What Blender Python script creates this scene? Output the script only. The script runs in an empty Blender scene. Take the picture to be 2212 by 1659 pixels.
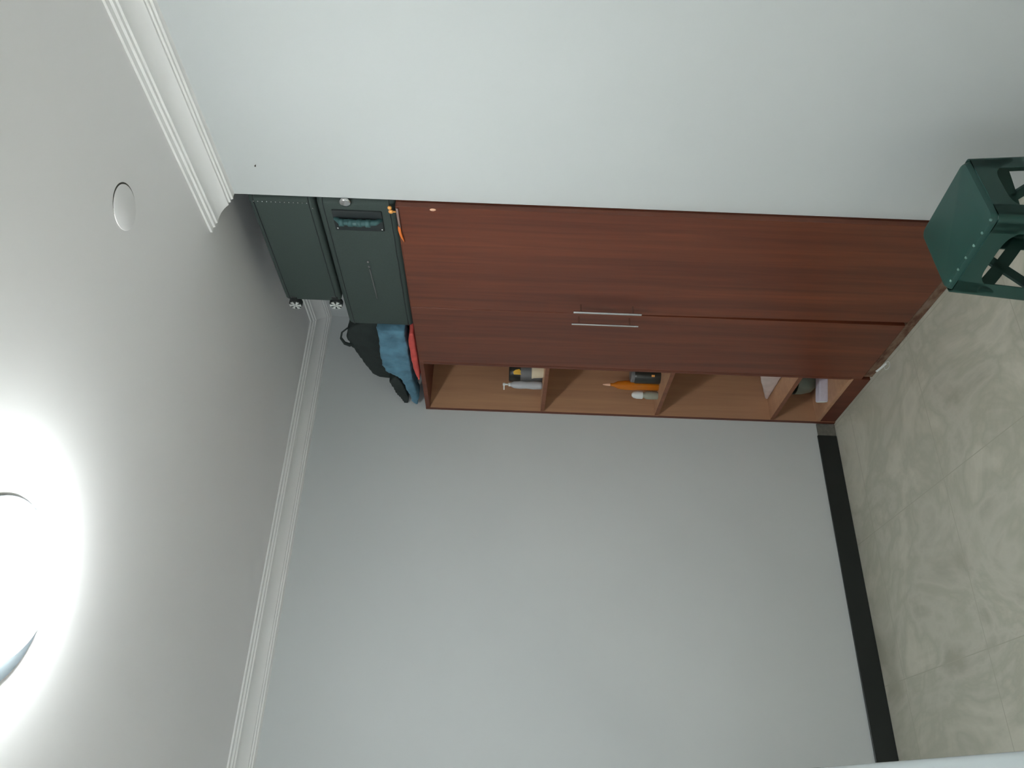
import bpy, bmesh, math, random
from mathutils import Vector, Matrix, Euler
random.seed(7)
S = bpy.context.scene
COL = S.collection

# ---------------------------------------------------------------- camera, world, exposure
FW = Vector((0.49291073, 0.87006156, -0.00564728))
RT = Vector((0.86957856, -0.49239604, 0.0371384))
UP = Vector((-0.029532, 0.02321667, 0.99929417))
cd = bpy.data.cameras.new('camera'); cam = bpy.data.objects.new('camera', cd); COL.objects.link(cam)
cd.sensor_fit = 'HORIZONTAL'; cd.sensor_width = 36.0; cd.lens = 1706.44 / 2212 * 36; cd.clip_start = 0.02
m = Matrix((-UP, RT, -FW)).transposed().to_4x4(); m.translation = (0, 0, 1.6)   # the phone was held on its side
cam.matrix_world = m
S.camera = cam
S.cycles.diffuse_bounces = 12; S.cycles.max_bounces = 16
w = bpy.data.worlds.new('world'); S.world = w; w.use_nodes = True
w.node_tree.nodes['Background'].inputs[0].default_value = (0.7, 0.8, 0.9, 1)
w.node_tree.nodes['Background'].inputs[1].default_value = 0.3
vs = S.view_settings
vs.view_transform = 'Standard'; vs.look = 'None'; vs.gamma = 1.0; vs.use_curve_mapping = False
vs.exposure = 1.0
LAMP_STRENGTH = 54.0
WINDOW_FILL_WATTS = 2.5
FILL_SUN_STRENGTH = 25.0
# added fill for walls and ceiling, at an invented opening in the left wall
ld = bpy.data.lights.new('added_window_fill', 'AREA'); ld.shape = 'RECTANGLE'; ld.size = 1.1; ld.size_y = 1.2
ld.energy = WINDOW_FILL_WATTS; ld.color = (0.80, 0.92, 1.0)
lo = bpy.data.objects.new('added_window_fill', ld); COL.objects.link(lo)
lo.location = (-1.56, 0.75, 1.5); lo.rotation_euler = (0, math.radians(-90), 0)
# sun added through the same opening; its floor bounce brightens the ceiling
sd = bpy.data.lights.new('fill_sun', 'SUN'); sd.energy = FILL_SUN_STRENGTH; sd.angle = math.radians(1.0); sd.color = (1.0, 1.0, 1.0)
so = bpy.data.objects.new('fill_sun', sd); COL.objects.link(so); so.location = (-4, 0.5, 4.5)
so.rotation_euler = Vector((0.57, -0.06, -0.82)).to_track_quat('-Z', 'Y').to_euler()

# ---------------------------------------------------------------- geometry constants (metres)
XR, XW, YB, XK, YN, HC = 1.805, 1.779, 3.421, 2.304, 1.981, 2.599
YD, HW = 2.985, 1.992

# ---------------------------------------------------------------- materials
def new_mat(name):
    mt = bpy.data.materials.new(name); mt.use_nodes = True
    nt = mt.node_tree; b = nt.nodes['Principled BSDF']
    return mt, nt, b
def lin(c):
    return tuple(((v/255)/12.92 if v/255 <= 0.04045 else ((v/255+0.055)/1.055)**2.4) for v in c) + (1,)
def ramp(nt, fac, stops):
    r = nt.nodes.new('ShaderNodeValToRGB'); nt.links.new(fac, r.inputs[0])
    el = r.color_ramp.elements
    el[0].position, el[0].color = stops[0][0], stops[0][1]
    el[1].position, el[1].color = stops[-1][0], stops[-1][1]
    for p, c in stops[1:-1]:
        e = el.new(p); e.color = c
    return r.outputs[0]
def coords(nt, scale=(1,1,1)):
    t = nt.nodes.new('ShaderNodeNewGeometry'); mp = nt.nodes.new('ShaderNodeMapping')
    nt.links.new(t.outputs['Position'], mp.inputs[0]); mp.inputs['Scale'].default_value = scale
    return mp.outputs[0]
def noise(nt, vec, scale, detail=4, rough=0.5, dist=0.0):
    n = nt.nodes.new('ShaderNodeTexNoise'); nt.links.new(vec, n.inputs['Vector'])
    n.inputs['Scale'].default_value = scale; n.inputs['Detail'].default_value = detail
    n.inputs['Roughness'].default_value = rough; n.inputs['Distortion'].default_value = dist
    return n.outputs[0]
def bump(nt, b, h, strength, dist=0.01):
    n = nt.nodes.new('ShaderNodeBump'); nt.links.new(h, n.inputs['Height'])
    n.inputs['Strength'].default_value = strength; n.inputs['Distance'].default_value = dist
    nt.links.new(n.outputs[0], b.inputs['Normal'])
def plain(name, rgb, rough=0.5, var=0.06, scale=20, metal=0.0, bumps=0.0, spec=0.5):
    mt, nt, b = new_mat(name)
    v = coords(nt); n = noise(nt, v, scale)
    c = lin(rgb); lo_ = tuple(x*(1-var) for x in c[:3])+(1,); hi = tuple(min(1, x*(1+var)) for x in c[:3])+(1,)
    nt.links.new(ramp(nt, n, [(0.3, lo_), (0.7, hi)]), b.inputs['Base Color'])
    b.inputs['Roughness'].default_value = rough; b.inputs['Metallic'].default_value = metal
    b.inputs['Specular IOR Level'].default_value = spec
    if bumps: bump(nt, b, noise(nt, v, scale*4), bumps, 0.003)
    return mt
def wood(name, dark, light, rough, gs=(38, 38, 1.6), blotch=0.5):
    mt, nt, b = new_mat(name)
    v = coords(nt, gs); n1 = noise(nt, v, 1.0, 5, 0.6, 0.4)
    v2 = coords(nt, (7, 7, 0.5)); n2 = noise(nt, v2, 1.0, 3, 0.5)
    mx = nt.nodes.new('ShaderNodeMath'); mx.operation = 'MULTIPLY_ADD'
    nt.links.new(n2, mx.inputs[0]); mx.inputs[1].default_value = blotch
    mm = nt.nodes.new('ShaderNodeMath'); mm.operation = 'MULTIPLY'; nt.links.new(n1, mm.inputs[0]); mm.inputs[1].default_value = 1-blotch
    nt.links.new(mm.outputs[0], mx.inputs[2])
    nt.links.new(ramp(nt, mx.outputs[0], [(0.36, lin(dark)), (0.64, lin(light))]), b.inputs['Base Color'])
    b.inputs['Roughness'].default_value = rough
    bump(nt, b, n1, 0.05, 0.001)
    return mt

M = {}
M['wall'] = plain('painted_wall', (205, 208, 209), 0.62, 0.02, 1.6, bumps=0.03)
M['ceiling'] = plain('ceiling_paint', (244, 242, 243), 0.75, 0.015, 1.3, bumps=0.03)
M['cornice'] = plain('cornice_plaster', (243, 242, 241), 0.5, 0.015, 6)
M['black_tile'] = plain('black_tile', (33, 37, 36), 0.3, 0.1, 8)
M['grey_cement'] = plain('bare_cement', (112, 110, 102), 0.8, 0.15, 60)
M['door_wood'] = wood('red_brown_laminate', (90, 45, 31), (124, 66, 43), 0.34)
M['inner_wood'] = wood('teak_laminate', (172, 130, 102), (194, 150, 116), 0.5)
M['edge_wood'] = wood('red_brown_edging', (88, 42, 28), (112, 58, 38), 0.5)
M['shelf_edge'] = wood('brown_shelf_edging', (112, 66, 44), (136, 84, 58), 0.5)
M['steel'] = plain('brushed_steel', (215, 215, 215), 0.22, 0.03, 40, metal=1.0)
M['white_plastic'] = plain('white_plastic', (225, 228, 228), 0.35, 0.02, 30)
M['lamp_metal'] = plain('lamp_rim_paint', (80, 86, 90), 0.4, 0.02, 30)
M['case_fabric'] = plain('dark_luggage_fabric', (58, 70, 67), 0.8, 0.1, 300, bumps=0.15)
M['case_trim'] = plain('dark_luggage_trim', (38, 44, 46), 0.5, 0.08, 60)
M['case_grip'] = plain('dark_teal_rubber', (60, 96, 98), 0.5, 0.08, 60)
M['rubber'] = plain('black_rubber', (38, 42, 42), 0.6, 0.1, 80)
M['hub'] = plain('pale_hub_plastic', (214, 216, 214), 0.4, 0.05, 60)
M['black_cloth'] = plain('black_nylon', (40, 48, 47), 0.85, 0.12, 40, bumps=0.25)
M['blue_cloth'] = plain('blue_denim', (88, 130, 152), 0.9, 0.25, 14, bumps=0.3)
M['red_cloth'] = plain('red_cloth', (206, 84, 78), 0.85, 0.15, 20, bumps=0.25)
M['orange'] = plain('orange_plastic', (236, 124, 52), 0.45, 0.06, 60)
M['pale_orange'] = plain('pale_orange_plastic', (240, 168, 88), 0.4, 0.06, 60)
M['ribbon'] = plain('faded_mauve_ribbon', (150, 124, 118), 0.7, 0.06, 60)
M['green_plastic'] = plain('dark_green_plastic', (34, 72, 66), 0.42, 0.06, 10)
M['stud_plastic'] = plain('glossy_green_highlight', (104, 140, 132), 0.2, 0.05, 30)  # paler than the seat: edge highlights put into the stud colour
M['black_gloss'] = plain('black_glazed', (44, 44, 40), 0.3, 0.1, 30)
M['yellow'] = plain('yellow_print', (226, 178, 48), 0.5, 0.05, 30)
M['cream'] = plain('cream_plastic', (222, 210, 184), 0.45, 0.04, 30)
M['amber_cap'] = plain('peach_cap', (240, 190, 160), 0.4, 0.04, 30)
M['grey_label'] = plain('grey_green_label', (150, 152, 138), 0.6, 0.06, 60)
M['grey_plastic'] = plain('grey_plastic', (110, 110, 112), 0.4, 0.08, 40)
M['lilac_card'] = plain('pale_lilac_card', (206, 200, 216), 0.6, 0.05, 60)
M['pale_bag'] = plain('pale_pinkish_cloth', (196, 182, 178), 0.7, 0.08, 30)
M['bowl'] = plain('grey_green_bowl', (128, 138, 128), 0.35, 0.08, 20)
M['table_top'] = plain('white_gloss_laminate', (164, 171, 172), 0.14, 0.02, 8)
M['gap'] = plain('dusty_gap', (84, 82, 76), 0.9, 0.3, 60)
M['mark'] = plain('dark_pencil_mark', (70, 62, 56), 0.8, 0.1, 60)

def glassy(name, rgb, rough=0.15, trans=0.6):
    mt, nt, b = new_mat(name); v = coords(nt); n = noise(nt, v, 30)
    c = lin(rgb)
    nt.links.new(ramp(nt, n, [(0.3, tuple(x*0.94 for x in c[:3])+(1,)), (0.7, c)]), b.inputs['Base Color'])
    b.inputs['Roughness'].default_value = rough; b.inputs['Transmission Weight'].default_value = trans
    b.inputs['IOR'].default_value = 1.35
    return mt
M['amber'] = glassy('amber_plastic', (232, 140, 40), 0.15, 0.45)
M['clear'] = glassy('cloudy_clear_plastic', (206, 208, 214), 0.25, 0.25)

def make_floor():
    mt, nt, b = new_mat('marble_look_tile')
    v = coords(nt)
    n1 = noise(nt, v, 2.2, 5, 0.55, 0.9); n2 = noise(nt, coords(nt, (1.5, 1, 1)), 1.6, 5, 0.55, 1.8)
    mx = nt.nodes.new('ShaderNodeMath'); mx.operation = 'ADD'; nt.links.new(n1, mx.inputs[0]); nt.links.new(n2, mx.inputs[1])
    base = ramp(nt, mx.outputs[0], [(0.0, lin((142, 138, 124))), (0.38, lin((158, 156, 142))), (0.46, lin((182, 180, 168))), (0.51, lin((168, 167, 153))), (0.58, lin((190, 187, 174))), (0.70, lin((168, 168, 156))), (1.0, lin((186, 184, 172)))])
    half = nt.nodes.new('ShaderNodeMath'); half.operation = 'MULTIPLY'; half.inputs[1].default_value = 0.5
    rn = base.node; nt.links.new(mx.outputs[0], half.inputs[0]); nt.links.new(half.outputs[0], rn.inputs[0])
    # fine joints every 60 cm
    sep = nt.nodes.new('ShaderNodeSeparateXYZ'); nt.links.new(v, sep.inputs[0])
    facs = []
    for ax, off in ((0, 0.566), (1, 0.235)):
        a = nt.nodes.new('ShaderNodeMath'); a.operation = 'SUBTRACT'; nt.links.new(sep.outputs[ax], a.inputs[0]); a.inputs[1].default_value = off
        d = nt.nodes.new('ShaderNodeMath'); d.operation = 'PINGPONG'; nt.links.new(a.outputs[0], d.inputs[0]); d.inputs[1].default_value = 0.3
        l = nt.nodes.new('ShaderNodeMath'); l.operation = 'LESS_THAN'; nt.links.new(d.outputs[0], l.inputs[0]); l.inputs[1].default_value = 0.0018
        facs.append(l.outputs[0])
    mm = nt.nodes.new('ShaderNodeMath'); mm.operation = 'MAXIMUM'; nt.links.new(facs[0], mm.inputs[0]); nt.links.new(facs[1], mm.inputs[1])
    mix = nt.nodes.new('ShaderNodeMix'); mix.data_type = 'RGBA'
    nt.links.new(mm.outputs[0], mix.inputs['Factor']); nt.links.new(base, mix.inputs[6]); mix.inputs[7].default_value = lin((162, 159, 145))
    nt.links.new(mix.outputs[2], b.inputs['Base Color'])
    b.inputs['Roughness'].default_value = 0.38
    return mt
M['floor'] = make_floor()

mt, nt, b = new_mat('lit_diffuser')
nt.nodes.remove(b); em = nt.nodes.new('ShaderNodeEmission')
em.inputs[0].default_value = (0.94, 1.0, 0.985, 1); em.inputs[1].default_value = LAMP_STRENGTH
nt.links.new(em.outputs[0], nt.nodes['Material Output'].inputs[0]); M['lit'] = mt

# ---------------------------------------------------------------- helpers
def bm_box(bm, lo, hi, bev=0.0, seg=2):
    r = bmesh.ops.create_cube(bm, size=1.0)['verts']
    for v in r:
        v.co = Vector([lo[i] + (v.co[i]+0.5)*(hi[i]-lo[i]) for i in range(3)])
    if bev > 0:
        es = list({e for v in r for e in v.link_edges})
        bmesh.ops.bevel(bm, geom=es, offset=bev, segments=seg, affect='EDGES', profile=0.5)
    return bm
def bm_lathe(bm, prof, c=(0,0,0), n=32, axis='Z'):
    rings = []
    for r, h in prof:
        ring = []
        for k in range(n):
            a = 2*math.pi*k/n
            if axis == 'Z': p = (c[0]+r*math.cos(a), c[1]+r*math.sin(a), c[2]+h)
            else: p = (c[0]+h, c[1]+r*math.cos(a), c[2]+r*math.sin(a))
            ring.append(bm.verts.new(p))
        rings.append(ring)
    for a, b_ in zip(rings, rings[1:]):
        for k in range(n):
            bm.faces.new((a[k], a[(k+1) % n], b_[(k+1) % n], b_[k]))
    bm.faces.new(list(reversed(rings[0]))); bm.faces.new(rings[-1])
    bmesh.ops.recalc_face_normals(bm, faces=bm.faces)
    return bm
def bm_tube(bm, pts, r, n=10, flat=1.0):
    pts = [Vector(p) for p in pts]; rings = []
    prev = None
    for i, p in enumerate(pts):
        t = (pts[min(i+1, len(pts)-1)] - pts[max(i-1, 0)]).normalized()
        a = t.orthogonal().normalized() if prev is None else (prev - t*prev.dot(t)).normalized()
        prev = a; b_ = t.cross(a)
        rr = r[i] if isinstance(r, (list, tuple)) else r
        rings.append([bm.verts.new(p + a*rr*math.cos(2*math.pi*k/n) + b_*rr*flat*math.sin(2*math.pi*k/n)) for k in range(n)])
    for a, b_ in zip(rings, rings[1:]):
        for k in range(n): bm.faces.new((a[k], a[(k+1) % n], b_[(k+1) % n], b_[k]))
    bm.faces.new(list(reversed(rings[0]))); bm.faces.new(rings[-1])
    bmesh.ops.recalc_face_normals(bm, faces=bm.faces)
    return bm
def bm_prism(bm, poly, f0, f1):
    """poly: 2-D points; f0, f1 map a 2-D point to 3-D for each end"""
    a = [bm.verts.new(f0(p)) for p in poly]; b_ = [bm.verts.new(f1(p)) for p in poly]
    n = len(poly)
    bm.faces.new(a); bm.faces.new(list(reversed(b_)))
    for k in range(n): bm.faces.new((a[(k+1) % n], a[k], b_[k], b_[(k+1) % n]))
    bmesh.ops.recalc_face_normals(bm, faces=bm.faces)
    return bm
def obj(name, bm, mat, parent=None, smooth=False, kind=None, label=None):
    me = bpy.data.meshes.new(name)
    if parent is not None:
        org = parent
        off = Vector((0, 0, 0))
        while org is not None:
            off += org.location; org = org.parent
        bm.transform(Matrix.Translation(-off))
    bm.to_mesh(me); bm.free()
    me.materials.append(M[mat] if isinstance(mat, str) else mat)
    if smooth:
        for p in me.polygons: p.use_smooth = True
    o = bpy.data.objects.new(name, me); COL.objects.link(o)
    if parent is not None: o.parent = parent
    if kind: o['kind'] = kind
    if label: o['label'] = label
    if smooth == 'angle':
        me.set_sharp_from_angle(angle=math.radians(35))
    return o
def thing(name, label, cat, loc, group=None):
    o = bpy.data.objects.new(name, None); COL.objects.link(o); o.location = loc; o.empty_display_size = 0.05
    o['label'] = label; o['category'] = cat
    if group: o['group'] = group
    return o
def tag(o, label, cat, group=None):
    o['label'] = label; o['category'] = cat
    if group: o['group'] = group
    return o
def B(lo, hi, bev=0.0, seg=2): return bm_box(bmesh.new(), lo, hi, bev, seg)
def recenter(o):
    """put a single-mesh thing's origin at its base"""
    me = o.data; xs = [v.co for v in me.vertices]
    c = Vector((sum(v.x for v in xs)/len(xs), sum(v.y for v in xs)/len(xs), min(v.z for v in xs)))
    me.transform(Matrix.Translation(-c)); o.location = o.location + c
    return o
def puffy(name, poly, x0, x1, mat, parent=None, voxel=0.008, smooth=6, amp=0.008, nscale=0.06, label=None):
    bm = bmesh.new()
    bm_prism(bm, poly, lambda p: (x0, p[0], p[1]), lambda p: (x1, p[0], p[1]))
    bmesh.ops.triangulate(bm, faces=bm.faces)
    o = obj(name, bm, mat, parent, smooth=True, label=label)
    r = o.modifiers.new('remesh', 'REMESH'); r.mode = 'VOXEL'; r.voxel_size = voxel; r.use_smooth_shade = True
    s = o.modifiers.new('smooth', 'SMOOTH'); s.iterations = smooth; s.factor = 0.6
    t = bpy.data.textures.new(name+'_folds', 'CLOUDS'); t.noise_scale = nscale; t.noise_depth = 2
    d = o.modifiers.new('folds', 'DISPLACE'); d.texture = t; d.strength = amp*2; d.mid_level = 0.5; d.texture_coords = 'GLOBAL'
    return o

# ---------------------------------------------------------------- the room
def struct(name, bm, mat): return obj(name, bm, mat, kind='structure')
struct('floor', B((-1.75, -1.45, -0.1), (2.45, 3.57, 0.0)), 'floor')
struct('ceiling', B((-1.75, -1.45, HC), (2.45, 3.57, HC+0.1)), 'ceiling')
struct('wall_back', B((-1.6, YB, 0), (XK, YB+0.15, HC)), 'wall')
struct('wall_alcove', B((XK, YN, 0), (XK+0.146, YB+0.15, HC)), 'wall')
struct('wall_right', B((XR, -1.3, 0), (2.45, YN, HC), 0.0), 'wall')
struct('wall_front', B((-1.6, -1.45, 0), (2.45, -1.3, HC)), 'wall')
bmw = bmesh.new()   # unseen left wall; its opening is added to let the sunlight in
for lo_, hi_ in (((-1.75, -1.45, 0), (-1.6, 0.2, HC)), ((-1.75, 1.3, 0), (-1.6, YB+0.15, HC)),
                 ((-1.75, 0.2, 0), (-1.6, 1.3, 0.9)), ((-1.75, 0.2, 2.1), (-1.6, 1.3, HC))):
    bm_box(bmw, lo_, hi_)
struct('wall_left', bmw, 'wall')

# cornices: profile of (distance from wall, drop below ceiling)
CP = [(0.0, 0.0), (0.113, 0.0), (0.113, 0.007), (0.099, 0.009), (0.097, 0.016), (0.087, 0.017), (0.085, 0.023), (0.076, 0.0245),
      (0.066, 0.028), (0.055, 0.034), (0.045, 0.042), (0.037, 0.051), (0.033, 0.057), (0.026, 0.058), (0.025, 0.064), (0.017, 0.065),
      (0.015, 0.071), (0.004, 0.0725), (0.0, 0.075)]
def cornice(name, f0, f1):
    bm = bmesh.new(); bm_prism(bm, CP, f0, f1)
    return obj(name, bm, 'cornice', kind='structure', smooth='angle')
K = (2.046-YN)/0.113
cornice('trim_1', lambda p: (XR-p[0], YN+K*p[0], HC-p[1]), lambda p: (XR-p[0], -1.3, HC-p[1]))
cornice('trim_2', lambda p: (XK-p[0], YB-p[0], HC-p[1]), lambda p: (-1.6, YB-p[0], HC-p[1]))
cornice('trim_3', lambda p: (XK-p[0], YB-p[0], HC-p[1]), lambda p: (XK-p[0], YN, HC-p[1]))
# baseboard: black tile, its last few centimetres by the wardrobe bare cement
struct('baseboard_back', B((-1.6, YB-0.010, 0), (1.712, YB, 0.092), 0.0015, 1), 'black_tile')
struct('trim_4', B((1.712, YB-0.008, 0), (XW-0.004, YB, 0.088), 0.002, 1), 'grey_cement')

# ---------------------------------------------------------------- wardrobe
wd = thing('wardrobe', 'tall red-brown wooden wardrobe with two doors and open side shelves, standing in the alcove', 'wardrobe', (XW, 2.7, 0))
T = 0.018
XC = XW+0.021     # carcass front behind the doors
Y0 = YN+0.004
obj('side_panel', B((XC, Y0, 0.0), (2.29, Y0+T, HW-0.02), 0.001, 1), 'edge_wood', wd)
obj('side_panel', B((XW, YB-0.004-T, 0.0), (2.29, YB-0.004, HW-0.02), 0.001, 1), 'inner_wood', wd)
obj('divider', B((XW+0.001, YD-T+0.002, 0.088), (2.283, YD+0.002, HW-0.02), 0.001, 1), 'inner_wood', wd)
obj('edge_strip', B((XW-0.0012, YD-T+0.004, 0.088), (XW+0.001, YD+0.002, HW-0.02)), 'edge_wood', wd)
obj('edge_strip', B((XW-0.0015, YB-0.004-T, 0.0), (XW, YB-0.004, HW)), 'edge_wood', wd)
obj('top_panel', B((XW+0.001, Y0, HW-0.02), (2.29, YB-0.004, HW), 0.001, 1), 'edge_wood', wd)
obj('back_panel', B((2.284, Y0+T, 0.05), (2.29, YB-0.004-T, HW-0.02)), 'inner_wood', wd)
obj('bottom_panel', B((XW, YD+0.002, 0.075), (2.284, YB-0.004-T, 0.093), 0.001, 1), 'inner_wood', wd)
for z in (1.435, 0.880, 0.316):
    s = obj('shelf', B((XW+0.004, YD+0.002, z-T), (2.284, YB-0.004-T, z), 0.001, 1), 'inner_wood', wd)
    obj('edge_strip', B((XW+0.002, YD+0.002, z-T), (XW+0.004, YB-0.004-T, z)), 'shelf_edge', s)
obj('plinth', B((XW+0.002, YD+0.002, 0.0), (XW+0.02, YB-0.004-T, 0.075), 0.001, 1), 'edge_wood', wd)
mt, nt, bb = new_mat('worn_plinth')
n = noise(nt, coords(nt, (1, 14, 30)), 1.0, 4, 0.6)
nt.links.new(ramp(nt, n, [(0.35, lin((92, 56, 42))), (0.5, lin((124, 96, 76))), (0.68, lin((134, 112, 100)))]), bb.inputs['Base Color'])
bb.inputs['Roughness'].default_value = 0.7
obj('plinth', B((XW+0.004, Y0+T, 0.0), (XW+0.02, YD-T, 0.04), 0.002, 1), mt, wd, label='worn, chipped plinth')

def make_door(y0, y1, taper):
    bm = bmesh.new()
    nz = 12; zs = [0.042 + (HW-0.046)*k/nz for k in range(nz+1)]
    rings = []
    for z in zs:
        yt = y1 - taper*max(0.0, (1.35-z)/1.3)
        rings.append([bm.verts.new((x, y, z)) for x, y in ((XW, y0), (XC-0.001, y0), (XC-0.001, yt), (XW, yt))])
    for a, b_ in zip(rings, rings[1:]):
        for k in range(4): bm.faces.new((a[k], a[(k+1) % 4], b_[(k+1) % 4], b_[k]))
    bm.faces.new(rings[0]); bm.faces.new(rings[-1])
    bmesh.ops.recalc_face_normals(bm, faces=bm.faces)
    es = [e for e in bm.edges if len(e.link_faces) == 2 and e.calc_face_angle(0) > 1.0]
    bmesh.ops.bevel(bm, geom=es, offset=0.001, segments=1, affect='EDGES')
    return obj('door', bm, 'door_wood', wd)
d1 = make_door(YN+0.003, 2.557, 0.020)   # its free edge leans away towards the foot, leaving a widening dark gap
d2 = make_door(2.560, YD-0.002, 0.0)
for d, y, r in ((d1, 2.500, 0.0052), (d2, 2.581, 0.0042)):
    bm = bmesh.new()
    bm_tube(bm, [(1.744, y, 1.095), (1.744, y, 1.357)], r, 14)
    for z in (1.128, 1.328): bm_tube(bm, [(1.746, y, z), (XW+0.001, y, z)], 0.0035, 10)
    obj('handle', bm, 'steel', d, smooth='angle', label='slim chrome bar handle')
bm = bmesh.new(); bm_lathe(bm, [(0.001, -0.0025), (0.006, -0.002), (0.008, 0.0), (0.008, 0.002)], (XW-0.001, 1.992, 1.868), 20, 'X')
for v in bm.verts: v.co.z = 1.868 + (v.co.z-1.868)*1.3; v.co.y = 1.9925 + (v.co.y-1.992)*0.7
obj('screw_cap', bm, 'amber_cap', d1, smooth=True, label='small pale screw cap')

# ---------------------------------------------------------------- suitcases
def wheel(parent, y, z, x=1.797, r=0.026):
    bm = bmesh.new(); bm_lathe(bm, [(r*0.6, -0.006), (r*0.92, -0.006), (r, -0.002), (r, 0.014), (r*0.9, 0.018)], (x, y, z), 28, 'X')
    bm_box(bm, (x+0.0, y-0.045, z-0.012), (x+0.016, y-0.005, z+0.012), 0.003, 1)
    wo = obj('wheel', bm, 'rubber', parent, smooth='angle')
    bm = bmesh.new()
    for k in range(6):
        a = math.pi/6 + k*math.pi/3; c, s = math.cos(a), math.sin(a)
        p0, p1 = r*0.12, r*0.88
        vs_ = []
        for rr, wd_ in ((p0, 0.0016), (p1, 0.0058)):
            for sg in (-1, 1):
                vs_.append((y + c*rr - s*wd_*sg, z + s*rr + c*wd_*sg))
        pl = [vs_[0], vs_[1], vs_[3], vs_[2]]
        bm_prism(bm, pl, lambda p: (x-0.009, p[0], p[1]), lambda p: (x-0.005, p[0], p[1]))
    obj('hub', bm, 'hub', wo, label='pale spoked hub')
    return wo
def case(name, label, x0, x1, y0, y1, z0, z1, tilt, bev):
    t = thing(name, label, 'suitcase', ((x0+x1)/2, (y0+y1)/2, z0), 'suitcases on the wardrobe')
    bm = B((x0, y0, z0), (x1, y1, z1), bev, 5)
    obj('body', bm, 'case_fabric', t, smooth='angle')
    bm = bmesh.new(); r_ = bev*1.0; cx_, cy_, hx_, hy_ = (x0+x1)/2, (y0+y1)/2, (x1-x0)/2+0.0006, (y1-y0)/2+0.0006
    pr = []
    for ux, uy, a0 in ((1, 1, 0), (-1, 1, 90), (-1, -1, 180), (1, -1, 270)):
        for k in range(6):
            a = math.radians(a0+18*k); pr.append((cx_+ux*(hx_-r_)+r_*math.cos(a), cy_+uy*(hy_-r_)+r_*math.sin(a)))
    for zz in (z1-bev*1.05, z0+bev*1.05):
        pts = [(p[0], p[1], zz) for p in pr]
        bm_tube(bm, pts+[pts[0]], 0.0018, 8)
    obj('piping', bm, 'case_trim', t, smooth=True)
    return t
low = case('suitcase', 'larger dark suitcase lying flat directly on top of the wardrobe', 1.802, 2.235, 1.990, 2.735, HW+0.002, 2.262, 0, 0.022)
up = case('suitcase', 'smaller dark suitcase with pale spoked wheels, lying on the other suitcase just under the ceiling', 1.800, 2.20, 1.988, 2.575, 2.266, 2.487, 1.2, 0.018)
wheel(up, 2.592, 2.452); wheel(up, 2.582, 2.290)
# bright rivets down the near corner of the upper case
for k in range(14):
    bm = bmesh.new(); bmesh.ops.create_uvsphere(bm, u_segments=8, v_segments=6, radius=0.0022, matrix=Matrix.Translation((1.7985, 2.006 if k else 2.03, 2.275+k*0.0148)))
    obj('rivet', bm, 'steel', up, smooth=True, label='small bright rivet')
# side handle panel of the lower case
bm = B((1.796, 2.035, 2.045), (1.806, 2.135, 2.215), 0.004, 2)
hp = obj('handle_plate', bm, 'case_trim', low, smooth='angle')
bm = bmesh.new(); bm_tube(bm, [(1.800, 2.075, 2.050), (1.784, 2.075, 2.068), (1.780, 2.076, 2.13), (1.784, 2.075, 2.19), (1.800, 2.075, 2.208)], [0.008, 0.010, 0.012, 0.010, 0.008], 12)
for k in range(4):
    bm_tube(bm, [(1.781, 2.076, 2.085+k*0.03), (1.781, 2.076, 2.101+k*0.03)], [0.0135, 0.0135], 12)
obj('carry_handle', bm, 'case_grip', hp, smooth=True, label='dark teal ribbed carry handle')
for z in (2.052, 2.205):
    bm = bmesh.new(); bm_lathe(bm, [(0.002, -0.002), (0.0035, -0.001), (0.0035, 0.004)], (1.795, 2.122, z), 12, 'X'); obj('screw', bm, 'steel', hp, smooth=True)
bm = bmesh.new(); bm_lathe(bm, [(0.001, -0.0045), (0.010, -0.0042), (0.0165, -0.003), (0.0195, 0.0), (0.020, 0.004)], (1.797, 1.996, 2.161), 28, 'X')
obj('stud', bm, 'steel', low, smooth=True, label='round bright metal stud')
bm = bmesh.new()
for y in (2.31, 2.338):
    bmesh.ops.create_uvsphere(bm, u_segments=10, v_segments=8, radius=0.0045, matrix=Matrix.Translation((1.8, y, 2.127)))
bm_tube(bm, [(1.8005, 2.352, 2.127), (1.8005, 2.54, 2.122)], 0.0022, 6)
obj('zip_pull', bm, 'grey_plastic', low, smooth=True)

# ---------------------------------------------------------------- soft bags beyond the suitcases
bp = thing('backpack', 'black backpack slumped behind the suitcases above a blue cloth bundle', 'backpack', (1.95, 3.0, HW))
puffy('body', [(2.79, 2.20), (2.88, 2.305), (2.95, 2.315), (3.04, 2.300), (3.15, 2.274), (3.255, 2.245), (3.285, 2.21), (3.29, 2.15), (3.20, 2.115), (2.99, 2.10), (2.75, 2.10)], 1.866, 2.10, 'black_cloth', bp, 0.01, 5, 0.008, 0.08)
puffy('side_flap', [(3.14, 2.115), (3.20, 2.150), (3.27, 2.138), (3.34, 2.120), (3.405, 2.100), (3.408, 2.080), (3.36, 2.074), (3.27, 2.080), (3.18, 2.100)], 1.800, 1.90, 'black_cloth', bp, 0.006, 2, 0.004, 0.05)
bm = bmesh.new()
bm_tube(bm, [(1.875, 2.865, 2.295), (1.86, 2.885, 2.325), (1.856, 2.925, 2.336), (1.856, 2.965, 2.326), (1.86, 2.985, 2.308), (1.877, 2.99, 2.288)], [0.007, 0.007, 0.007, 0.008, 0.009, 0.009], 8, 0.5)
obj('carry_loop', bm, 'black_cloth', bp, smooth=True)
puffy('lower_pocket', [(2.75, 2.11), (3.10, 2.11), (3.25, 2.05), (3.25, HW+0.004), (2.75, HW+0.004)], 1.885, 2.2, 'black_cloth', bp, 0.012, 4, 0.006, 0.08)
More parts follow.
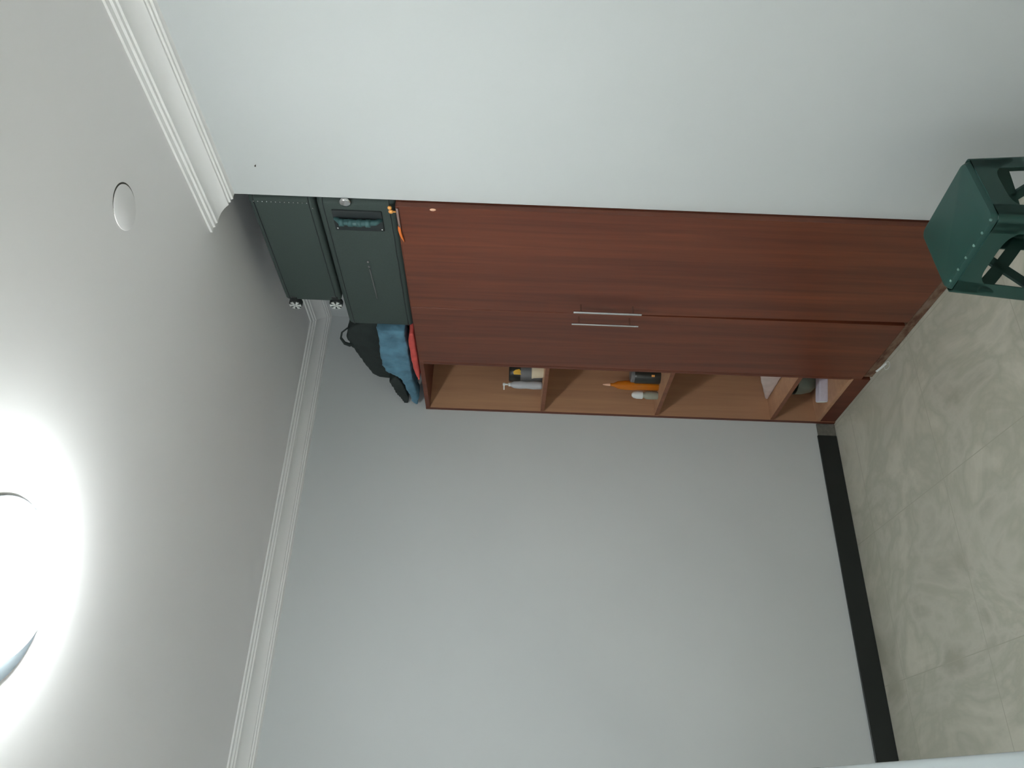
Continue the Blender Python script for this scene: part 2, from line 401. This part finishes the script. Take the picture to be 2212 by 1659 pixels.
bl = puffy('cloth_bundle', [(2.748, 2.152), (2.84, 2.150), (2.93, 2.158), (3.03, 2.160), (3.09, 2.145), (3.115, 2.112), (3.16, 2.085), (3.23, 2.075), (3.31, 2.060), (3.375, 2.054), (3.39, 2.034), (3.33, 2.022), (3.16, 2.034), (2.99, 2.034), (2.748, 2.034)], 1.785, 1.86, 'blue_cloth', None, 0.006, 4, 0.009, 0.035)
tag(bl, 'crumpled blue denim cloth squeezed under the black backpack on the wardrobe top', 'cloth')
rd = puffy('folded_cloth', [(2.745, 2.014), (2.80, 2.022), (2.95, 2.024), (3.03, 2.020), (3.09, 2.014), (3.13, 2.005), (3.12, 1.998), (3.02, 1.996), (2.745, 1.996)], 1.772, 1.862, 'red_cloth', None, 0.005, 3, 0.004, 0.05)
tag(rd, 'red cloth on the front edge of the wardrobe top, under the blue cloth', 'cloth')
# orange bits at the near end of the wardrobe top
bm = bmesh.new()
bm_lathe(bm, [(0.001, -0.004), (0.0075, -0.003), (0.0085, 0.0), (0.0075, 0.003), (0.001, 0.004)], (1.79, 2.022, 2.011), 20, 'X')
bm_lathe(bm, [(0.001, -0.004), (0.0065, -0.003), (0.0075, 0.0), (0.0065, 0.003), (0.001, 0.004)], (1.79, 2.004, 2.013), 20, 'X')
bm_tube(bm, [(1.79, 2.0225, 2.004), (1.791, 2.023, 1.9925)], 0.003, 8)
tag(obj('charm', bm, 'pale_orange', smooth=True), 'small pale orange figure-eight charm at the near lower corner of the lower suitcase', 'charm')
cs = thing('cord', 'flat faded cord with an orange end on the near front edge of the wardrobe', 'cord', (1.776, 2.07, 1.985))
bm = bmesh.new(); bm_tube(bm, [(1.7765, 1.992, 1.9865), (1.7755, 2.03, 1.9865), (1.7745, 2.085, 1.986)], 0.0055, 10, 0.5)
obj('band', bm, 'ribbon', cs, smooth=True)
bm = bmesh.new(); bm_tube(bm, [(1.7745, 2.078, 1.987), (1.774, 2.10, 1.988), (1.7745, 2.12, 1.986), (1.775, 2.14, 1.982), (1.7765, 2.160, 1.978)], [0.006, 0.0065, 0.006, 0.005, 0.002], 10, 0.7)
obj('tip', bm, 'orange', cs, smooth=True, label='bright orange end')

# ---------------------------------------------------------------- things on the shelves
Z1, Z2, Z3, Z4 = 1.435, 0.880, 0.316, 0.093
def lathe_obj(name, prof, c, mat, parent=None, n=28, **k):
    bm = bmesh.new(); bm_lathe(bm, prof, c, n); return obj(name, bm, mat, parent, smooth='angle', **k)
# shelf 1
t = thing('jar', 'tall black jar with a yellow emblem on the uppermost open shelf', 'jar', (1.93, 3.285, Z1))
lathe_obj('body', [(0.052, 0), (0.054, 0.004), (0.054, 0.125), (0.050, 0.135), (0.050, 0.155), (0.046, 0.160)], (1.93, 3.285, Z1), 'black_gloss', t, 36)
def wrap_patch(pts, c, r, z0, name, mat, parent):
    bm = bmesh.new(); vo, vi = [], []
    for a, z in pts:
        vo.append(bm.verts.new((c[0]+(r+0.0012)*math.cos(a), c[1]+(r+0.0012)*math.sin(a), z0+z)))
        vi.append(bm.verts.new((c[0]+(r-0.001)*math.cos(a), c[1]+(r-0.001)*math.sin(a), z0+z)))
    bm.faces.new(vo); bm.faces.new(list(reversed(vi)))
    for k in range(len(vo)): bm.faces.new((vo[k], vi[k], vi[(k+1) % len(vo)], vo[(k+1) % len(vo)]))
    bmesh.ops.recalc_face_normals(bm, faces=bm.faces); return obj(name, bm, mat, parent)
wrap_patch([(-2.35, 0.137), (-2.1, 0.140), (-1.95, 0.130), (-1.85, 0.112), (-1.98, 0.106), (-2.1, 0.100), (-2.2, 0.085), (-2.35, 0.09)], (1.93, 3.285), 0.054, Z1, 'emblem', 'yellow', t)
lathe_obj('lower_band', [(0.0545, 0.0), (0.0555, 0.003), (0.0555, 0.100), (0.0545, 0.104)], (1.93, 3.285, Z1+0.001), 'grey_plastic', t, 36)
t = thing('cup', 'small cream plastic cup in front of the black jar on the uppermost open shelf', 'cup', (1.87, 3.165, Z1))
lathe_obj('body', [(0.030, 0), (0.032, 0.004), (0.035, 0.044), (0.037, 0.050), (0.037, 0.054), (0.033, 0.054)], (1.868, 3.165, Z1), 'cream', t)
t = thing('spray_bottle', 'cloudy clear pump bottle on the uppermost open shelf, nearest the grey wall', 'bottle', (1.845, 3.262, Z1))
lathe_obj('body', [(0.013, 0), (0.018, 0.006), (0.020, 0.04), (0.017, 0.075), (0.019, 0.105), (0.017, 0.135), (0.010, 0.148), (0.008, 0.155)], (1.845, 3.262, Z1), 'clear', t)
bm = bmesh.new(); bm_lathe(bm, [(0.009, 0.150), (0.009, 0.160), (0.004, 0.163), (0.004, 0.175), (0.007, 0.177), (0.007, 0.186), (0.004, 0.188)], (1.845, 3.262, Z1), 16)
bm_tube(bm, [(1.845, 3.262, Z1+0.182), (1.828, 3.284, Z1+0.181)], 0.003, 8)
obj('pump', bm, 'white_plastic', t, smooth='angle')
# shelf 2
t = thing('can', 'short black can beside the amber bottle on the second open shelf', 'can', (1.90, 3.235, Z2))
lathe_obj('body', [(0.037, 0), (0.038, 0.004), (0.038, 0.115), (0.034, 0.122)], (1.90, 3.228, Z2), 'black_gloss', t, 32)
lathe_obj('lid', [(0.034, 0.122), (0.033, 0.136), (0.028, 0.140)], (1.90, 3.228, Z2), 'grey_plastic', t, 32)
wrap_patch([(-2.2, 0.030), (-2.2, 0.045), (-1.95, 0.045), (-1.95, 0.030)], (1.90, 3.228), 0.038, Z2, 'printed_mark', 'pale_orange', t)
t = thing('oil_bottle', 'tall amber bottle with a thin pointed neck on the second open shelf', 'bottle', (1.87, 3.285, Z2))
lathe_obj('body', [(0.019, 0), (0.021, 0.005), (0.021, 0.10), (0.023, 0.125), (0.023, 0.16), (0.018, 0.195), (0.008, 0.215), (0.007, 0.23)], (1.87, 3.272, Z2), 'amber', t)
lathe_obj('nozzle', [(0.007, 0.229), (0.0055, 0.245), (0.0035, 0.262), (0.001, 0.266)], (1.87, 3.272, Z2), 'amber_cap', t, 16)
t = thing('small_bottle', 'small grey bottle with a domed white cap on the second open shelf', 'bottle', (1.835, 3.30, Z2))
lathe_obj('body', [(0.017, 0), (0.019, 0.004), (0.019, 0.055), (0.013, 0.066), (0.013, 0.074)], (1.835, 3.30, Z2), 'grey_label', t)
lathe_obj('cap', [(0.0175, 0.073), (0.0185, 0.077), (0.0185, 0.100), (0.015, 0.116), (0.008, 0.124), (0.001, 0.126)], (1.835, 3.30, Z2), 'white_plastic', t)
# shelf 3
t3 = puffy('cloth_bag', [(3.08, Z3+0.002), (3.392, Z3+0.002), (3.392, Z3+0.012), (3.30, Z3+0.05), (3.195, Z3+0.095), (3.12, Z3+0.115), (3.08, Z3+0.11)], 1.885, 1.985, 'pale_bag', None, 0.006, 3, 0.004, 0.06)
tag(t3, 'pale pointed cloth bag on the third open shelf', 'bag')
# lowest compartment
t = thing('carton', 'slim pale lilac carton lying on the lowest open shelf', 'box', (1.88, 3.22, Z4))
def rot_box(L, Wd, Hh, org, ang):
    bm = B((0, 0, 0), (L, Wd, Hh), 0.002, 1)
    bm.transform(Matrix.Translation(org) @ Matrix.Rotation(ang, 4, 'Z')); return bm
obj('body', rot_box(0.155, 0.05, 0.040, (1.800, 3.232, Z4+0.0005), math.radians(-24)), 'lilac_card', t)
obj('end_flap', rot_box(0.0012, 0.046, 0.036, (1.7990, 3.2345, Z4+0.0025), math.radians(-24)), 'white_plastic', t)
lathe_obj('bowl', [(0.030, 0), (0.036, 0.003), (0.062, 0.030), (0.073, 0.075), (0.074, 0.105), (0.075, 0.108), (0.071, 0.108), (0.069, 0.075), (0.058, 0.034), (0.028, 0.008)], (1.965, 3.318, Z4), 'bowl')
bo = bpy.data.objects['bowl']; tag(recenter(bo), 'grey-green bowl behind the carton on the lowest open shelf', 'bowl')

# ---------------------------------------------------------------- scrap of plastic on the floor by the wardrobe foot
bm = bmesh.new()
bm_prism(bm, [(1.772, 2.83), (1.764, 2.825), (1.752, 2.872), (1.760, 2.878)], lambda p: (p[0], p[1], 0.001+0.5*(p[1]-2.825)), lambda p: (p[0], p[1], 0.003+0.5*(p[1]-2.825)))
bm_tube(bm, [(1.756+0.016*math.cos(a), 2.823+0.020*math.sin(a), 0.004+0.003*math.sin(a)) for a in [k*math.pi/8 for k in range(17)]], 0.0012, 6)
tag(recenter(obj('plastic_scrap', bm, 'white_plastic')), 'small curled clear plastic scrap on the floor at the foot of the wardrobe', 'scrap')

# ---------------------------------------------------------------- green stool
ST_C = Vector((1.471, 1.634)); ST_A = math.radians(8); HS = 0.40
st = thing('stool', 'dark green plastic stool with crossed side braces against the pale wall', 'stool', (ST_C.x, ST_C.y, 0))
ca, sa = math.cos(ST_A), math.sin(ST_A)
HX, HY = 0.118, 0.132
def sp(x, y, z):
    return Vector((ST_C.x + x*ca - y*sa, ST_C.y + x*sa + y*ca, z))
def flare(z):   # outward offset of the side at height z
    u = (HS - z)/HS
    return 0.004 + 0.022*u
def rrect(hx, hy, r, n=6):
    out = []
    for cx, cy, a0 in ((hx-r, hy-r, 0), (-hx+r, hy-r, 90), (-hx+r, -hy+r, 180), (hx-r, -hy+r, 270)):
        for k in range(n+1):
            a = math.radians(a0 + 90*k/n); out.append((cx+r*math.cos(a), cy+r*math.sin(a)))
    return out
bm = bmesh.new(); rings = []
for hx, hy, r, z in ((HX-0.012, HY-0.012, 0.018, HS), (HX-0.004, HY-0.004, 0.022, HS-0.002), (HX, HY, 0.024, HS-0.008), (HX+0.002, HY+0.002, 0.024, HS-0.016),
                     (HX-0.002, HY-0.002, 0.022, HS-0.016), (HX-0.006, HY-0.006, 0.02, HS-0.008), (HX-0.012, HY-0.012, 0.018, HS-0.005)):
    rings.append([bm.verts.new(sp(x, y, z)) for x, y in rrect(hx, hy, r)])
for a, b_ in zip(rings, rings[1:]):
    for k in range(len(a)): bm.faces.new((a[k], a[(k+1) % len(a)], b_[(k+1) % len(a)], b_[k]))
bm.faces.new(rings[0]); bm.faces.new(list(reversed(rings[-1])))
bmesh.ops.recalc_face_normals(bm, faces=bm.faces)
obj('seat', bm, 'green_plastic', st, smooth='angle')
def side_panel(axis, sgn):
    """apron of one side with a rounded opening below, following the flare"""
    hw_t = HX if axis == 'y' else HY       # half length along the side
    hd = HY if axis == 'y' else HX         # distance of the side from the centre
    def P(t, z, inset):
        s = t*(hw_t + flare(z) - 0.004)
        d = sgn*(hd + flare(z) - inset)
        return sp(s, d, z) if axis == 'y' else sp(d, s, z)
    bm = bmesh.new()
    N = 24
    top = [(-0.92 + 1.84*k/N, HS-0.014) for k in range(N+1)]
    low = []
    for k in range(N+1):
        t = -0.92+1.84*k/N
        e = abs(t)/0.80
        low.append((t, HS-(0.062 if sgn < 0 else 0.105) - 0.062*max(0, min(1, e))**5))
    def sheet(ins): return [bm.verts.new(P(t, z, ins)) for t, z in top], [bm.verts.new(P(t, z, ins)) for t, z in low]
    to, lo_ = sheet(0.0); ti, li = sheet(0.0035)
    for k in range(N):
        bm.faces.new((to[k], to[k+1], lo_[k+1], lo_[k])); bm.faces.new((ti[k], li[k], li[k+1], ti[k+1]))
        bm.faces.new((lo_[k], lo_[k+1], li[k+1], li[k])); bm.faces.new((to[k], ti[k], ti[k+1], to[k+1]))
    bm.faces.new((to[0], lo_[0], li[0], ti[0])); bm.faces.new((to[N], ti[N], li[N], lo_[N]))
    bmesh.ops.recalc_face_normals(bm, faces=bm.faces)
    obj('apron', bm, 'green_plastic', st, smooth='angle')
    def strut(t0, z0, t1, z1, w, mat='green_plastic'):
        bm = bmesh.new(); vs_ = []
        dt = (t1-t0)*hw_t; dz = z1-z0; L = math.hypot(dt, dz); nx, nz = -dz/L*w/2/hw_t, dt/L*w/2
        for ins in (0.001, 0.009):
            n_ = 8
            for k in range(n_+1):
                t = t0+(t1-t0)*k/n_; z = z0+(z1-z0)*k/n_
                vs_.append((bm.verts.new(P(t+nx, z+nz, ins)), bm.verts.new(P(t-nx, z-nz, ins))))
        n_ = 8
        A, C = vs_[:n_+1], vs_[n_+1:]
        for k in range(n_):
            bm.faces.new((A[k][0], A[k+1][0], A[k+1][1], A[k][1])); bm.faces.new((C[k][0], C[k][1], C[k+1][1], C[k+1][0]))
            bm.faces.new((A[k][0], C[k][0], C[k+1][0], A[k+1][0])); bm.faces.new((A[k][1], A[k+1][1], C[k+1][1], C[k][1]))
        bm.faces.new((A[0][0], A[0][1], C[0][1], C[0][0])); bm.faces.new((A[n_][0], C[n_][0], C[n_][1], A[n_][1]))
        bmesh.ops.recalc_face_normals(bm, faces=bm.faces)
        obj('brace', bm, mat, st)
    return strut
for ax, sg in (('x', -1), ('y', -1), ('x', 1), ('y', 1)):
    strut = side_panel(ax, sg)
    if (ax, sg) in (('x', 1), ('y', 1)):
        strut(-0.88, 0.30, 0.88, 0.10, 0.034); strut(-0.88, 0.10, 0.88, 0.30, 0.034)
for k in range(6):   # small raised studs along the near edge of the seat
    bm = bmesh.new(); bmesh.ops.create_uvsphere(bm, u_segments=12, v_segments=8, radius=0.0045, matrix=Matrix.Translation(sp(-HX+0.007, -HY+0.014+k*0.043, HS-0.003)))
    obj('stud', bm, 'stud_plastic', st, smooth=True)
# corner legs: folded L-shaped sheets with a rounded outer edge
for sx in (-1, 1):
    for sy in (-1, 1):
        bm = bmesh.new(); rings = []
        W_ = 0.052
        for k in range(13):
            z = (HS-0.014)*(1-k/12)
            f = flare(z); hx, hy = HX+f, HY+f
            wv = W_ if z > 0.02 else W_*0.95
            r = 0.014; th = 0.0035
            def prof(h1, h2, r_):
                pts = [(h1, h2-wv)]
                for q in range(6):
                    a = math.radians(90*q/5); pts.append((h1-r_+r_*math.cos(a), h2-r_+r_*math.sin(a)))
                pts.append((h1-wv, h2)); return pts
            outer = prof(hx, hy, r)
            inner = [(min(px_, hx-th) if i < 4 else px_, py_) for i, (px_, py_) in enumerate(outer)]
            inner = []
            ri = r-th
            inner.append((hx-th, hy-wv))
            for q in range(6):
                a = math.radians(90*q/5); inner.append((hx-r+ri*math.cos(a), hy-r+ri*math.sin(a)))
            inner.append((hx-wv, hy-th))
            loop = outer + list(reversed(inner))
            rings.append([bm.verts.new(sp(sx*x, sy*y, z)) for x, y in loop])
        for a, b_ in zip(rings, rings[1:]):
            for k in range(len(a)): bm.faces.new((a[k], a[(k+1) % len(a)], b_[(k+1) % len(a)], b_[k]))
        bm.faces.new(rings[0]); bm.faces.new(list(reversed(rings[-1])))
        bmesh.ops.recalc_face_normals(bm, faces=bm.faces)
        obj('leg', bm, 'green_plastic', st, smooth='angle')

# ---------------------------------------------------------------- table edge at the near left
tb = thing('table', 'white glossy table with a rounded edge along the bottom right of the picture', 'table', (-0.25, 1.9, 0))
ta = math.radians(-2.1)
def tabrot(bm):
    bm.transform(Matrix.Translation((0.178, 2.45, 0)) @ Matrix.Rotation(ta, 4, 'Z')); return bm
obj('tabletop', tabrot(B((-0.75, -1.25, 0.718), (0.0, 0.42, 0.750), 0.013, 4)), 'table_top', tb, smooth='angle')
for x in (-0.69, -0.12):
    for y in (-1.15, 0.32):
        obj('leg', tabrot(B((x, y, 0), (x+0.04, y+0.04, 0.718), 0.003, 1)), 'white_plastic', tb)

# ---------------------------------------------------------------- ceiling lamp
LC = (0.383, 1.58, HC)
lp = thing('ceiling_lamp', 'round white ceiling lamp, switched on, with a grey rim', 'lamp', LC)
lathe_obj('rim', [(0.184, -0.0005), (0.188, -0.004), (0.187, -0.008), (0.154, -0.0105), (0.148, -0.011)], LC, 'lamp_metal', lp, 64)
prof = [(0.153, -0.0105)]
for k in range(1, 17):
    a = math.radians(90*k/16.5); prof.append((0.160*math.cos(a)**0.6, -0.011-0.056*math.sin(a)))
lathe_obj('diffuser', prof, (LC[0]+0.015, LC[1]-0.0085, LC[2]), 'lit', lp, 64)
bpy.data.objects['diffuser'].data.polygons.foreach_set('use_smooth', [True]*len(bpy.data.objects['diffuser'].data.polygons))

# round blanking plate on the ceiling, sagging at one side
cpt = thing('ceiling_plate', 'thin round blanking plate on the ceiling, smudged at its edge, between lamp and cornice', 'plate', (1.363, 1.563, HC))
lathe_obj('plate', [(0.0585, -0.0002), (0.0585, -0.0022), (0.057, -0.003), (0.002, -0.0032)], (1.363, 1.563, HC), 'ceiling', cpt, 48)
lathe_obj('dark_edge', [(0.0600, -0.0002), (0.0600, -0.0008), (0.0592, -0.0010), (0.05, -0.0010)], (1.3658, 1.5612, HC), 'gap', cpt, 48, label='dark uneven gap around the plate')

# small nail in the pale wall
bm = bmesh.new(); bm_lathe(bm, [(0.0012, -0.006), (0.0026, -0.006), (0.0026, -0.004), (0.0012, -0.003), (0.0012, 0.004)], (XR, 1.846, 2.42), 12, 'X')
tag(obj('nail', bm, 'mark'), 'small dark nail in the pale wall near the cornice', 'nail')
